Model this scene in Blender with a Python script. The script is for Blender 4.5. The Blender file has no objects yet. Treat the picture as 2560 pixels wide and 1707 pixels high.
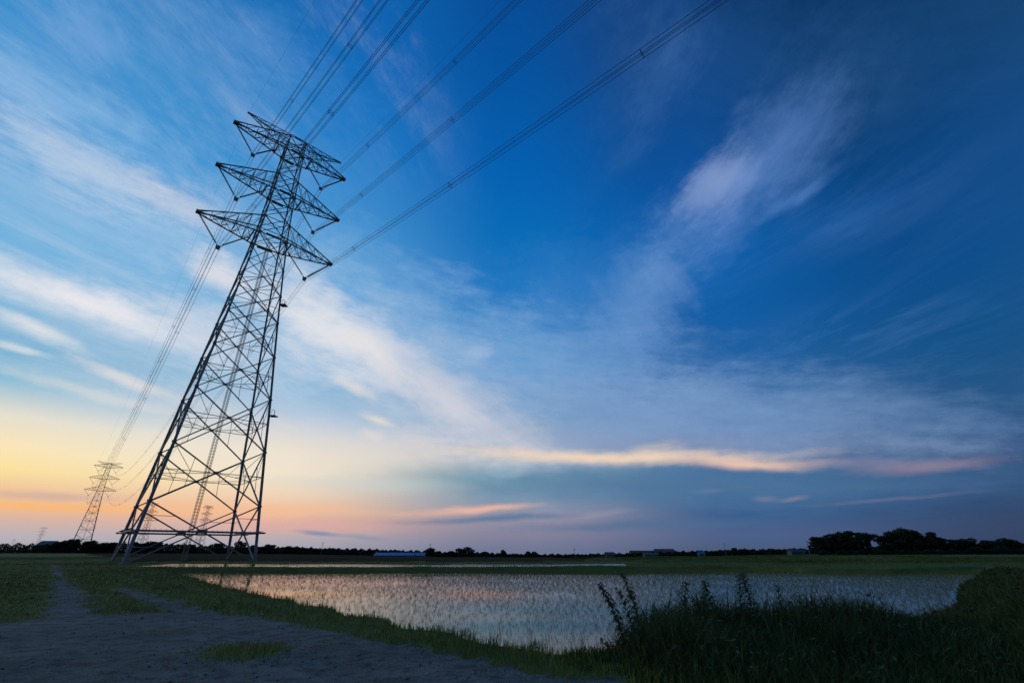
import bpy, bmesh, math, random
import numpy as np
from mathutils import Vector, Matrix

S = bpy.context.scene
COL = S.collection
R = math.radians

# ------------------------------------------------------------------ camera
cam_d = bpy.data.cameras.new("camera")
cam_d.lens = 16.0
cam_d.sensor_width = 36.0
cam_d.sensor_fit = 'HORIZONTAL'
cam_d.clip_start = 0.05
cam_d.clip_end = 30000
cam = bpy.data.objects.new("camera", cam_d)
COL.objects.link(cam)
cam.location = (0, 0, 1.6)
cam.rotation_euler = (R(90 + 24.6), 0, 0)
S.camera = cam

S.view_settings.view_transform = 'Standard'
S.view_settings.look = 'None'
S.view_settings.exposure = 0.0
S.view_settings.gamma = 1.0
S.cycles.max_bounces = 6
S.cycles.diffuse_bounces = 2
S.cycles.glossy_bounces = 3
S.cycles.transparent_max_bounces = 4

# ------------------------------------------------------------------ colours
def lin(c):
    v = []
    for q in c[:3]:
        q = q / 255.0
        v.append(q / 12.92 if q <= 0.04045 else ((q + 0.055) / 1.055) ** 2.4)
    return (v[0], v[1], v[2], 1.0)

# ------------------------------------------------------------------ dusk sky
SUN_AZ, SUN_EL = -58.0, 1.5
world = bpy.data.worlds.new("World")
S.world = world
world.use_nodes = True
NT = world.node_tree
NT.nodes.clear()

class NB:
    """tiny expression builder for shader nodes"""
    def __init__(self, nt): self.nt = nt
    def _in(self, sock, v):
        if isinstance(v, bpy.types.NodeSocket): self.nt.links.new(v, sock)
        else: sock.default_value = v
    def m(self, op, a, b=0.0, c=0.0, clamp=False):
        n = self.nt.nodes.new('ShaderNodeMath'); n.operation = op; n.use_clamp = clamp
        self._in(n.inputs[0], a); self._in(n.inputs[1], b); self._in(n.inputs[2], c)
        return n.outputs[0]
    def xyz(self, x, y, z=0.0):
        n = self.nt.nodes.new('ShaderNodeCombineXYZ')
        for i, v in enumerate((x, y, z)): self._in(n.inputs[i], v)
        return n.outputs[0]
    def sep(self, v):
        n = self.nt.nodes.new('ShaderNodeSeparateXYZ'); self._in(n.inputs[0], v)
        return n.outputs
    def noise(self, v, scale, detail=3.0, rough=0.5, dim='3D', dist=0.0):
        n = self.nt.nodes.new('ShaderNodeTexNoise'); n.noise_dimensions = dim
        if v is not None: self._in(n.inputs['Vector'], v)
        n.inputs['Scale'].default_value = scale; n.inputs['Detail'].default_value = detail
        n.inputs['Roughness'].default_value = rough; n.inputs['Distortion'].default_value = dist
        return n.outputs['Fac']
    def ramp(self, fac, stops, interp='LINEAR'):
        n = self.nt.nodes.new('ShaderNodeValToRGB'); cr = n.color_ramp; cr.interpolation = interp
        while len(cr.elements) < len(stops): cr.elements.new(0.5)
        for e, (p, c) in zip(cr.elements, stops): e.position = p
        for e, (p, c) in zip(cr.elements, stops): e.color = c if len(c) == 4 else (*c, 1)
        self._in(n.inputs[0], fac)
        return n.outputs[0]
    def mix(self, f, a, b, blend='MIX'):
        n = self.nt.nodes.new('ShaderNodeMix'); n.data_type = 'RGBA'; n.blend_type = blend
        self._in(n.inputs[0], f); self._in(n.inputs[6], a); self._in(n.inputs[7], b)
        return n.outputs[2]
    def smooth(self, v, a, b):
        n = self.nt.nodes.new('ShaderNodeMapRange'); n.interpolation_type = 'SMOOTHSTEP'
        self._in(n.inputs['Value'], v)
        n.inputs['From Min'].default_value = a; n.inputs['From Max'].default_value = b
        return n.outputs['Result']

b_ = NB(NT)
tc = NT.nodes.new('ShaderNodeTexCoord')
dx, dy, dz = b_.sep(tc.outputs['Generated'])[:3]
AZ = b_.m('MULTIPLY', b_.m('ARCTAN2', dx, dy), 180 / math.pi)
EL = b_.m('MULTIPLY', b_.m('ARCSINE', b_.m('MULTIPLY', dz, 0.99999)), 180 / math.pi)
# angle away from the afterglow, 0..180
d_ = b_.m('SUBTRACT', AZ, SUN_AZ)
RA = b_.m('ABSOLUTE', b_.m('WRAP', d_, 180.0, -180.0))
elf = b_.m('MULTIPLY', EL, 1 / 70.0, clamp=True)

# clear sky: colour against elevation (deg), one column per angle from the afterglow
COLS = [
 (8,  [(0,(158,168,182)),(.9,(168,178,190)),(2.2,(204,180,172)),(3.4,(240,190,138)),(4.6,(238,198,156)),(6.2,(254,228,156)),(8,(252,232,184)),(10.5,(230,226,210)),(13,(138,192,216)),(16,(96,172,212)),(21,(118,182,224)),(27,(98,172,222)),(33,(72,156,216)),(41,(46,140,206)),(60,(20,104,176))]),
 (30, [(0,(166,166,180)),(1.2,(186,176,182)),(2.8,(234,182,162)),(4.2,(244,200,166)),(5.5,(244,216,188)),(7.5,(246,232,210)),(10,(238,232,220)),(13,(196,210,226)),(17,(140,186,220)),(22,(132,184,224)),(29,(104,170,222)),(37,(68,148,212)),(45,(34,126,202)),(55,(14,104,184)),(70,(8,86,158))]),
 (58, [(0,(112,122,152)),(1.5,(132,132,158)),(3.5,(150,148,168)),(5.5,(126,152,178)),(8,(120,166,185)),(10,(166,180,198)),(12.5,(160,178,204)),(15,(112,158,197)),(20,(87,154,207)),(25,(58,138,201)),(31,(27,120,196)),(37,(5,110,187)),(45,(1,98,180)),(55,(3,84,162)),(70,(7,68,140))]),
 (84, [(0,(74,92,126)),(1.5,(76,98,141)),(3.5,(54,94,143)),(7,(54,106,154)),(9,(74,114,162)),(12,(88,122,173)),(15,(60,112,168)),(20,(28,98,164)),(26,(10,94,168)),(32,(12,98,175)),(38,(8,88,166)),(45,(12,78,149)),(55,(18,68,130)),(70,(12,58,116))]),
 (106,[(0,(48,66,98)),(2,(52,72,106)),(4.5,(42,76,120)),(8,(48,86,132)),(12,(36,86,135)),(17,(16,82,137)),(24,(8,78,141)),(32,(6,72,135)),(41,(6,60,109)),(55,(10,52,97)),(70,(8,42,84))]),
 (150,[(0,(92,96,122)),(4,(128,118,140)),(12,(97,118,146)),(30,(56,98,146)),(55,(27,72,119)),(70,(11,56,101))]),
]
base = None
for i, (ra, st) in enumerate(COLS):
    c = b_.ramp(elf, [(min(1, e / 70.0), lin(k)) for e, k in st])
    if base is None: base = c
    else: base = b_.mix(b_.smooth(RA, COLS[i - 1][0], ra) if i > 1 else b_.m('DIVIDE', b_.m('SUBTRACT', RA, 8.0), 22.0, clamp=True), base, c)

# cirrus: elongated wisps (azimuth, elevation, half length, half width, tilt in degrees, colour, cover, raggedness)
CIRRUS = [
(-13.6, 24.4, 25.4, 8.18, -16.2, (150, 190, 226), 0.38, 0.8),
(24.2, 14.9, 21.5, 3.6, -10.1, (120, 156, 202), 0.4, 0.6),
(-46.8, 28.7, 13.7, 7.07, 1.5, (160, 204, 236), 0.3, 0.6),
(-43.2, 18.2, 14.0, 5.53, -0.6, (196, 214, 230), 0.42, 0.6),
(-17.6, 20.8, 19.8, 6.01, -23.0, (200, 212, 230), 0.5, 0.6),
(14.9, 15.0, 25.4, 4.48, -8.4, (132, 162, 204), 0.55, 0.4),
(-50.0, 42.2, 15.2, 5.93, 18.6, (104, 172, 228), 0.18, 0.7),
(12.8, 31.6, 12.1, 5.89, 7.2, (70, 135, 200), 0.3, 0.6),
(-51.1, 32.4, 7.3, 2.55, -1.3, (210, 221, 236), 0.56, 0.7),
(-43.3, 33.1, 4.2, 1.48, -12.0, (225, 222, 230), 0.45, 0.6),
(-55.7, 36.5, 4.9, 1.99, 1.4, (165, 203, 238), 0.4, 0.6),
(-56.1, 43.0, 3.1, 2.28, -31.2, (140, 180, 228), 0.4, 0.7),
(-42.8, 49.9, 6.1, 2.49, 11.8, (110, 160, 218), 0.35, 0.7),
(-48.3, 36.5, 5.0, 2.21, 9.1, (120, 180, 228), 0.3, 0.7),
(-43.3, 29.3, 3.5, 2.36, 5.5, (175, 205, 235), 0.35, 0.6),
(-46.8, 20.9, 8.4, 1.77, -7.8, (244, 240, 242), 0.92, 0.5),
(-36.9, 21.1, 5.3, 2.17, -18.2, (225, 225, 235), 0.55, 0.6),
(-37.2, 27.6, 2.9, 1.85, -16.0, (238, 232, 235), 0.75, 0.5),
(-49.1, 17.5, 3.9, 0.64, -14.9, (238, 236, 236), 0.75, 0.5),
(-50.0, 15.8, 1.8, 0.29, -4.9, (235, 235, 235), 0.6, 0.5),
(-43.3, 13.3, 6.5, 0.53, -6.3, (225, 225, 222), 0.5, 0.6),
(-41.6, 14.9, 4.2, 0.47, -12.8, (238, 230, 226), 0.65, 0.5),
(-34.6, 13.1, 6.9, 1.56, -8.5, (222, 220, 222), 0.45, 0.6),
(-23.5, 23.8, 9.9, 3.64, -22.1, (238, 236, 238), 0.85, 0.5),
(-18.2, 21.9, 4.4, 1.31, -31.5, (246, 238, 230), 0.65, 0.5),
(-7.5, 16.6, 11.6, 3.6, -27.7, (214, 214, 224), 0.68, 0.55),
(-7.5, 16.1, 6.4, 1.45, -25.1, (220, 218, 225), 0.45, 0.5),
(-19.8, 17.7, 2.7, 0.78, -25.5, (232, 225, 220), 0.7, 0.5),
(-16.7, 14.2, 2.0, 0.6, -16.5, (240, 230, 215), 0.75, 0.5),
(-17.2, 12.4, 1.5, 0.58, -18.8, (235, 225, 215), 0.55, 0.5),
(-20.5, 10.4, 14.2, 2.11, -0.4, (248, 228, 200), 0.45, 0.5),
(-4.7, 23.3, 2.4, 1.1, 23.1, (190, 208, 232), 0.55, 0.7),
(6.5, 21.6, 19.2, 5.46, -9.1, (135, 170, 215), 0.35, 0.6),
(-13.8, 11.6, 13.8, 2.07, -1.1, (215, 215, 222), 0.45, 0.5),
(22.1, 10.8, 20.8, 1.77, -6.6, (140, 156, 188), 0.55, 0.4),
(11.5, 10.1, 17.5, 0.83, -3.1, (246, 218, 192), 0.92, 0.35),
(17.0, 10.6, 3.2, 0.9, 2.5, (246, 222, 190), 0.4, 0.5),
(27.3, 8.4, 6.9, 0.67, -6.5, (244, 204, 180), 0.95, 0.3),
(41.2, 6.9, 5.1, 0.52, -0.0, (176, 142, 152), 0.5, 0.35),
(37.3, 7.6, 5.1, 0.52, -5.7, (150, 140, 165), 0.5, 0.4),
(38.2, 4.3, 5.9, 0.17, 1.8, (130, 122, 146), 0.4, 0.4),
(27.8, 5.0, 1.1, 0.28, -0.6, (165, 140, 152), 0.6, 0.4),
(30.4, 4.8, 1.4, 0.23, 5.3, (160, 140, 155), 0.7, 0.4),
(22.4, 5.9, 1.6, 0.25, -1.0, (155, 145, 165), 0.5, 0.4),
(-44.0, 4.2, 5.2, 0.38, 0.8, (188, 165, 172), 0.55, 0.5),
(-43.1, 3.4, 9.0, 0.35, 1.3, (250, 184, 118), 0.8, 0.35),
(-28.3, 3.8, 12.2, 0.54, -0.0, (248, 192, 152), 0.75, 0.4),
(-22.6, 2.2, 8.4, 0.63, -1.1, (222, 172, 168), 0.6, 0.4),
(-4.0, 4.4, 6.3, 0.44, 3.5, (244, 188, 164), 0.85, 0.4),
(8.9, 3.8, 4.1, 0.35, 2.4, (170, 160, 175), 0.5, 0.4),
(-1.2, 3.4, 10.4, 0.39, 2.8, (88, 120, 158), 0.85, 0.3),
(14.6, 2.5, 13.0, 0.58, 0.8, (76, 112, 150), 0.65, 0.35),
(-21.3, 1.6, 2.2, 0.23, -5.7, (100, 135, 178), 0.75, 0.3),
(-16.8, 1.2, 2.4, 0.24, -4.6, (125, 145, 178), 0.5, 0.4),
(19.3, 6.5, 26.6, 1.88, -2.7, (80, 118, 158), 0.8, 0.3),
(-17.4, 7.0, 9.2, 0.87, 0.1, (205, 212, 208), 0.5, 0.5),
(30.6, 39.3, 4.0, 2.52, 28.5, (160, 174, 212), 0.72, 0.45),
(34.3, 38.9, 9.0, 4.0, 24.1, (104, 146, 208), 0.55, 0.45),
(41.2, 41.6, 3.6, 2.38, 14.8, (80, 124, 192), 0.3, 0.5),
(38.5, 35.1, 3.9, 0.66, 15.0, (86, 136, 202), 0.4, 0.5),
(42.6, 31.3, 4.2, 1.43, 1.7, (50, 112, 186), 0.28, 0.5),
(16.6, 27.0, 7.9, 4.63, -125.3, (112, 156, 210), 0.55, 0.45),
(20.5, 31.3, 2.7, 2.1, 39.9, (120, 160, 212), 0.35, 0.6),
(20.9, 27.7, 12.0, 2.8, -120.7, (98, 140, 200), 0.3, 0.6),
(8.1, 26.6, 5.8, 2.97, -53.7, (90, 140, 200), 0.25, 0.7),
(39.7, 48.7, 15.3, 5.32, -41.1, (40, 90, 155), 0.25, 0.7)
]
BINS = [-60, -35, -12, 0, 12, 35, 60]
NOI = {}
azw = b_.m('MULTIPLY', AZ, 0.85)
for bn in BINS:
    c, s = math.cos(R(bn)), math.sin(R(bn))
    al = b_.m('ADD', b_.m('MULTIPLY', azw, c), b_.m('MULTIPLY', EL, s))
    ac = b_.m('ADD', b_.m('MULTIPLY', azw, -s), b_.m('MULTIPLY', EL, c))
    hf = 1.0 if abs(bn) < 5 else 0.55
    NOI[bn] = b_.noise(b_.xyz(b_.m('MULTIPLY', al, 0.15), b_.m('MULTIPLY', ac, hf), bn * 0.37), 1.0, 5.0, 0.62)
iso = b_.noise(b_.xyz(b_.m('MULTIPLY', AZ, 0.5), b_.m('MULTIPLY', EL, 0.9), 9.0), 1.0, 8.0, 0.7)
wob = b_.noise(b_.xyz(b_.m('MULTIPLY', AZ, 0.12), b_.m('MULTIPLY', EL, 0.2), 3.0), 1.0, 3.0, 0.5)
wob = b_.m('SUBTRACT', wob, 0.5)
for (a0, e0, L, W, rot, colr, op, ng) in CIRRUS:
    c, s = math.cos(R(rot)), math.sin(R(rot))
    ce = math.cos(R(e0))
    u = b_.m('MULTIPLY', b_.m('SUBTRACT', AZ, a0), ce)
    v = b_.m('ADD', b_.m('SUBTRACT', EL, e0), b_.m('MULTIPLY', wob, 1.6 * W + 0.5))
    al = b_.m('ADD', b_.m('MULTIPLY', u, c / L), b_.m('MULTIPLY', v, s / L))
    ac = b_.m('ADD', b_.m('MULTIPLY', u, -s / W), b_.m('MULTIPLY', v, c / W))
    d = b_.m('SQRT', b_.m('ADD', b_.m('MULTIPLY', al, al), b_.m('MULTIPLY', ac, ac)))
    nb = min(BINS, key=lambda q: abs(q - rot))
    t = b_.m('MULTIPLY_ADD', NOI[nb], ng * 1.5, 1.0 - ng * 1.25)
    t = b_.m('MULTIPLY_ADD', iso, ng * 1.0, t)
    t = b_.m('MULTIPLY_ADD', d, -0.66, t)
    f = b_.m('MULTIPLY', b_.smooth(t, -0.06, 1.0), op)
    base = b_.mix(f, base, lin(colr))
# thin parallel cirrus streaks, drawn out by perspective towards the horizon
dzc = b_.m('MAXIMUM', dz, 0.07)
for (va, lo, hi, colr, op, sc) in ((12, -4, -24, (206, 219, 236), .38, 1.0), (-16, 4, 30, (92, 140, 202), .30, .8)):
    c, s = math.cos(R(va)), math.sin(R(va))
    px = b_.m('DIVIDE', b_.m('ADD', b_.m('MULTIPLY', dx, c), b_.m('MULTIPLY', dy, -s)), dzc)
    py = b_.m('DIVIDE', b_.m('ADD', b_.m('MULTIPLY', dx, s), b_.m('MULTIPLY', dy, c)), dzc)
    n1 = b_.noise(b_.xyz(b_.m('MULTIPLY', px, 2.6 * sc), b_.m('MULTIPLY', py, .8 * sc), va * .1), 1.0, 9.0, .72, dist=.5)
    n2 = b_.noise(b_.xyz(b_.m('MULTIPLY', px, .9), b_.m('MULTIPLY', py, .6), 5 + va * .1), 1.0, 3.0, .5)
    f = b_.m('MULTIPLY', b_.smooth(n1, .42, .68), b_.smooth(n2, .34, .62))
    f = b_.m('MULTIPLY', f, b_.m('MULTIPLY', b_.m('MULTIPLY', b_.smooth(AZ, lo, hi), b_.smooth(AZ, 62.0, 38.0)), b_.smooth(EL, 8.0, 20.0)))
    base = b_.mix(b_.m('MULTIPLY', f, op), base, lin(colr))
sky = NT.nodes.new('ShaderNodeTexSky')
sky.sky_type = 'NISHITA'; sky.sun_disc = False
sky.sun_elevation = R(SUN_EL); sky.sun_rotation = R(SUN_AZ)
bg1 = NT.nodes.new('ShaderNodeBackground'); NT.links.new(base, bg1.inputs[0]); bg1.inputs[1].default_value = 0.95
bg2 = NT.nodes.new('ShaderNodeBackground'); NT.links.new(sky.outputs[0], bg2.inputs[0]); bg2.inputs[1].default_value = 0.004
mx = NT.nodes.new('ShaderNodeAddShader')
NT.links.new(bg1.outputs[0], mx.inputs[0]); NT.links.new(bg2.outputs[0], mx.inputs[1])
wo = NT.nodes.new('ShaderNodeOutputWorld'); NT.links.new(mx.outputs[0], wo.inputs[0])
world.cycles.sampling_method = 'MANUAL'; world.cycles.sample_map_resolution = 512

# last warm light from the sunset side
sl = bpy.data.lights.new("sun", 'SUN'); sl.energy = 0.06; sl.angle = R(6); sl.color = (1.0, 0.72, 0.45)
so = bpy.data.objects.new("sun", sl); COL.objects.link(so)
sd = Vector((math.sin(R(SUN_AZ)) * math.cos(R(SUN_EL)), math.cos(R(SUN_AZ)) * math.cos(R(SUN_EL)), math.sin(R(SUN_EL))))
so.rotation_euler = sd.to_track_quat('Z', 'Y').to_euler(); so.location = (0, 0, 120)

# ------------------------------------------------------------------ helpers
def mat(name, fn=None, base=(0.2, 0.2, 0.2), rough=0.7, metal=0.0, spec=0.5):
    m = bpy.data.materials.new(name); m.use_nodes = True
    nt = m.node_tree; p = nt.nodes['Principled BSDF']
    p.inputs['Base Color'].default_value = (*base, 1)
    p.inputs['Roughness'].default_value = rough
    p.inputs['Metallic'].default_value = metal
    p.inputs['Specular IOR Level'].default_value = spec
    if fn: fn(NB(nt), nt, p)
    return m

def obj_coord(nt):
    n = nt.nodes.new('ShaderNodeTexCoord'); return n.outputs['Object']

def noisy(c1, c2, scale=3.0, detail=4.0, bump=0.0, bscale=30.0):
    def fn(b, nt, p):
        co = obj_coord(nt)
        nt.links.new(b.ramp(b.noise(co, scale, detail, 0.6), [(0.3, c1), (0.7, c2)]), p.inputs['Base Color'])
        if bump:
            bn = nt.nodes.new('ShaderNodeBump'); bn.inputs['Strength'].default_value = bump
            nt.links.new(b.noise(co, bscale, 4.0, 0.6), bn.inputs['Height'])
            nt.links.new(bn.outputs[0], p.inputs['Normal'])
    return fn

def tinted(c1, c2):
    """two colours blended by the mesh's own 'tint' attribute (leaf to leaf variety)"""
    def fn(b, nt, p):
        a = nt.nodes.new('ShaderNodeAttribute'); a.attribute_name = 'tint'
        nt.links.new(b.ramp(a.outputs['Fac'], [(0.0, c1), (1.0, c2)]), p.inputs['Base Color'])
    return fn

def tag(o, label=None, cat=None, group=None, kind=None):
    if label: o['label'] = label
    if cat: o['category'] = cat
    if group: o['group'] = group
    if kind: o['kind'] = kind
    return o

def thing(name, loc=(0, 0, 0), rz=0.0, label=None, cat=None, group=None):
    o = bpy.data.objects.new(name, None); COL.objects.link(o)
    o.location = loc; o.rotation_euler = (0, 0, rz); o.empty_display_size = 0.5
    return tag(o, label, cat, group)

def np_mesh(name, co, faces_idx, sizes, m, parent=None, tint=None, smooth=False):
    """mesh from numpy arrays: co (n,3), flat corner indices, corners per face"""
    me = bpy.data.meshes.new(name)
    co = np.asarray(co, dtype=np.float32); fi = np.asarray(faces_idx, dtype=np.int32); sz = np.asarray(sizes, dtype=np.int32)
    me.vertices.add(len(co)); me.vertices.foreach_set('co', co.ravel())
    me.loops.add(len(fi)); me.loops.foreach_set('vertex_index', fi)
    me.polygons.add(len(sz))
    st = np.zeros(len(sz), np.int32); st[1:] = np.cumsum(sz)[:-1]
    me.polygons.foreach_set('loop_start', st)
    if smooth: me.polygons.foreach_set('use_smooth', np.ones(len(sz), dtype=bool))
    me.update(calc_edges=True)
    if tint is not None:
        at = me.attributes.new('tint', 'FLOAT', 'POINT'); at.data.foreach_set('value', np.asarray(tint, np.float32))
    me.materials.append(m)
    o = bpy.data.objects.new(name, me); COL.objects.link(o)
    if parent is not None: o.parent = parent
    return o

class MB:
    """collects bars, tubes and boxes; build() links them as ONE mesh object"""
    def __init__(self): self.v = []; self.f = []
    def tube(self, p, q, r0, r1=None, n=4, up=(0, 0, 1), cap=True):
        p, q = Vector(p), Vector(q); r1 = r0 if r1 is None else r1
        d = (q - p)
        if d.length < 1e-6: return
        d.normalize(); u = Vector(up)
        if abs(d.dot(u)) > 0.98: u = Vector((1, 0, 0))
        a = d.cross(u).normalized(); c = d.cross(a)
        k = len(self.v); off = math.pi / 4 if n == 4 else 0
        for (o, r) in ((p, r0), (q, r1)):
            for i in range(n):
                t = 2 * math.pi * i / n + off
                self.v.append(tuple(o + a * (math.cos(t) * r) + c * (math.sin(t) * r)))
        for i in range(n):
            j = (i + 1) % n; self.f.append((k + i, k + j, k + n + j, k + n + i))
        if cap:
            self.f.append(tuple(k + i for i in reversed(range(n)))); self.f.append(tuple(k + n + i for i in range(n)))
    def angle(self, p, q, w, up=(0, 0, 1), t=None):
        """L-section steel angle of leg width w"""
        p, q = Vector(p), Vector(q); d = q - p
        if d.length < 1e-6: return
        d.normalize(); u = Vector(up)
        if abs(d.dot(u)) > 0.98: u = Vector((1, 0, 0))
        a = d.cross(u).normalized(); c = d.cross(a); t = t or w * 0.16
        prof = [(0, 0), (w, 0), (w, t), (t, t), (t, w), (0, w)]
        k = len(self.v)
        for o in (p, q):
            for (x, y) in prof: self.v.append(tuple(o + a * (x - w * .3) + c * (y - w * .3)))
        for i in range(6):
            j = (i + 1) % 6; self.f.append((k + i, k + j, k + 6 + j, k + 6 + i))
        self.f.append((k, k + 3, k + 2, k + 1)); self.f.append((k, k + 5, k + 4, k + 3))
        self.f.append((k + 6, k + 7, k + 8, k + 9)); self.f.append((k + 6, k + 9, k + 10, k + 11))
    def poly(self, pts, r, n=4):
        """tube through many points"""
        pts = [Vector(p) for p in pts]; k0 = len(self.v)
        for i, p in enumerate(pts):
            d = (pts[min(i + 1, len(pts) - 1)] - pts[max(i - 1, 0)]).normalized()
            u = Vector((0, 0, 1)) if abs(d.z) < 0.97 else Vector((1, 0, 0))
            a = d.cross(u).normalized(); c = d.cross(a)
            rr = r[i] if isinstance(r, (list, tuple)) else r
            for j in range(n):
                t = 2 * math.pi * j / n
                self.v.append(tuple(p + a * (math.cos(t) * rr) + c * (math.sin(t) * rr)))
        for i in range(len(pts) - 1):
            for j in range(n):
                l = (j + 1) % n; s = k0 + i * n
                self.f.append((s + j, s + l, s + n + l, s + n + j))
    def lathe(self, p, q, prof, n=8):
        """prof: list of (distance along p-q, radius)"""
        p, q = Vector(p), Vector(q); d = (q - p).normalized()
        u = Vector((0, 0, 1)) if abs(d.z) < 0.95 else Vector((1, 0, 0))
        a = d.cross(u).normalized(); c = d.cross(a); k = len(self.v)
        for (t, r) in prof:
            for j in range(n):
                w = 2 * math.pi * j / n
                self.v.append(tuple(p + d * t + a * (math.cos(w) * r) + c * (math.sin(w) * r)))
        for i in range(len(prof) - 1):
            for j in range(n):
                l = (j + 1) % n; s = k + i * n
                self.f.append((s + j, s + l, s + n + l, s + n + j))
    def box(self, c, sx, sy, sz, rz=0.0):
        k = len(self.v); cs, sn = math.cos(rz), math.sin(rz)
        for z in (-.5, .5):
            for (x, y) in ((-.5, -.5), (.5, -.5), (.5, .5), (-.5, .5)):
                X, Y = x * sx, y * sy
                self.v.append((c[0] + X * cs - Y * sn, c[1] + X * sn + Y * cs, c[2] + z * sz))
        for f in ((0, 3, 2, 1), (4, 5, 6, 7), (0, 1, 5, 4), (1, 2, 6, 5), (2, 3, 7, 6), (3, 0, 4, 7)):
            self.f.append(tuple(k + i for i in f))
    def face(self, pts):
        k = len(self.v); self.v += [tuple(p) for p in pts]; self.f.append(tuple(range(k, k + len(pts))))
    def build(self, name, m, parent=None, loc=None, rz=0.0, smooth=False):
        me = bpy.data.meshes.new(name); me.from_pydata(self.v, [], self.f); me.update()
        if smooth:
            me.polygons.foreach_set('use_smooth', np.ones(len(me.polygons), dtype=bool))
        me.materials.append(m)
        o = bpy.data.objects.new(name, me); COL.objects.link(o)
        if parent is not None: o.parent = parent
        if loc: o.location = loc
        if rz: o.rotation_euler = (0, 0, rz)
        return o

def copy_tree(o, parent=None):
    c = o.copy(); COL.objects.link(c)
    if parent is not None: c.parent = parent
    for ch in list(o.children): copy_tree(ch, c)
    return c

# ------------------------------------------------------------------ lie of the land
P1 = np.array([(-34.5, 50), (-12.9, 24.2), (-5.4, 16.2), (-1.0, 11.5), (0.9, 9.5), (1.7, 9.6), (2.9, 11.0), (4.5, 11.4), (9, 12.6), (13.7, 16.2),
               (22.5, 26), (38, 41), (50, 53.5), (34, 45.5), (28, 47), (25, 53.5), (10, 52), (-7.5, 50)], float)
P2 = np.array([(-41, 53.6), (-44.5, 66.4), (-20, 67), (15, 69), (13, 57.5), (-7, 54)], float)
GRAVEL = np.array([(-40, -6), (-40, 5.5), (-20, 10.4), (-12.4, 12.6), (-11.7, 13.6), (-10.1, 14.5), (-9.3, 15.2), (-7.5, 14.6), (-5.7, 13.1),
                   (-4.0, 11.7), (-2.3, 10.2), (-1.1, 9.2), (-0.4, 8.2), (1.0, 7.3), (2.4, 6.0), (5.5, 3.0), (14, -6)], float)
TRACK_L = np.array([(-11.4, 13.6), (-16.6, 19.6), (-23.5, 26.9), (-39.0, 43.6), (-56, 62)], float)
TRACK_R = np.array([(-9.2, 15.0), (-11.4, 17.3), (-15.4, 21.3), (-18.5, 24.3)], float)

def seg_dist(x, y, a, b):
    ab = b - a; t = ((x - a[0]) * ab[0] + (y - a[1]) * ab[1]) / (ab @ ab); t = np.clip(t, 0, 1)
    return np.hypot(x - a[0] - t * ab[0], y - a[1] - t * ab[1]), t

def sdf(x, y, P):
    """signed distance to a polygon, negative inside"""
    d = np.full(x.shape, 1e9); ins = np.zeros(x.shape, bool); n = len(P)
    for i in range(n):
        a, b = P[i], P[(i + 1) % n]
        d = np.minimum(d, seg_dist(x, y, a, b)[0])
        c = ((a[1] > y) != (b[1] > y))
        with np.errstate(divide='ignore', invalid='ignore'):
            xi = (b[0] - a[0]) * (y - a[1]) / (b[1] - a[1] if b[1] != a[1] else 1e-9) + a[0]
        ins ^= c & (x < xi)
    return np.where(ins, -d, d)

def line_dist(x, y, L):
    d = np.full(x.shape, 1e9)
    for i in range(len(L) - 1): d = np.minimum(d, seg_dist(x, y, L[i], L[i + 1])[0])
    return d

def sm(v, a, b):
    t = np.clip((v - a) / (b - a), 0, 1); return t * t * (3 - 2 * t)

def vnoise(x, y, s, seed=0.0):
    """cheap smooth noise from summed sines"""
    x = x * s + seed; y = y * s - seed * 1.7
    return (np.sin(1.0 * x + 1.3 * y) + np.sin(-1.7 * x + 0.8 * y + 1.1) + np.sin(0.6 * x - 2.1 * y + 2.7) + np.sin(2.9 * x + 0.4 * y + 0.3)) / 4

def height(x, y):
    r = np.hypot(x, y); az = np.degrees(np.arctan2(x, y))
    drop = 4.6 * np.exp(-((az - 4) / 20.0) ** 2) + 0.6
    z = -drop * sm(r, 75, 420)
    z = z - .0125 * np.exp(-((az - 4) / 20.0) ** 2) * np.maximum(0, r - 430)
    z = z + 0.32 * sm(y, 68, 74) * (1 - sm(r, 90, 200)) * sm(-x, -16, -8)
    z = z + 0.03 * vnoise(x, y, 0.9) + 0.05 * vnoise(x, y, 0.23, 4.0) * sm(r, 6, 25)
    w1 = sdf(x + 0.25 * vnoise(x, y, 1.3, 2.0), y + 0.25 * vnoise(x, y, 1.1, 7.0), P1)
    z = z + 0.05 * sm(w1, 4.0, 0.6) * sm(w1, -.2, .4)
    z = np.where(w1 < 0.7, z + (-0.62 - z) * sm(w1, 0.7, -0.5), z)
    w2 = sdf(x, y, P2)
    z = np.where(w2 < 0.5, z + (-0.30 - z) * sm(w2, 0.5, -0.4), z)
    # worn ruts in the gravel, low bunds across the far fields
    q = (x * .73 + y * .68)
    z = z - .035 * np.exp(-((q - 5.2) / .28) ** 2) - .035 * np.exp(-((q - 3.6) / .28) ** 2)
    for (by, bw) in ((66, .5), (82, .7), (108, .9), (150, 1.2)):
        z = z + .28 * np.exp(-((y - by - .06 * (x - 15)) / bw) ** 2) * sm(x, 16, 19)
    # bank of the weedy side rises to the right
    z = z + 0.25 * sm(x - .93 * y, -.2, 1.2) * sm(w1, 0.4, 1.6) * (1 - sm(r, 14, 24))
    return z

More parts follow.
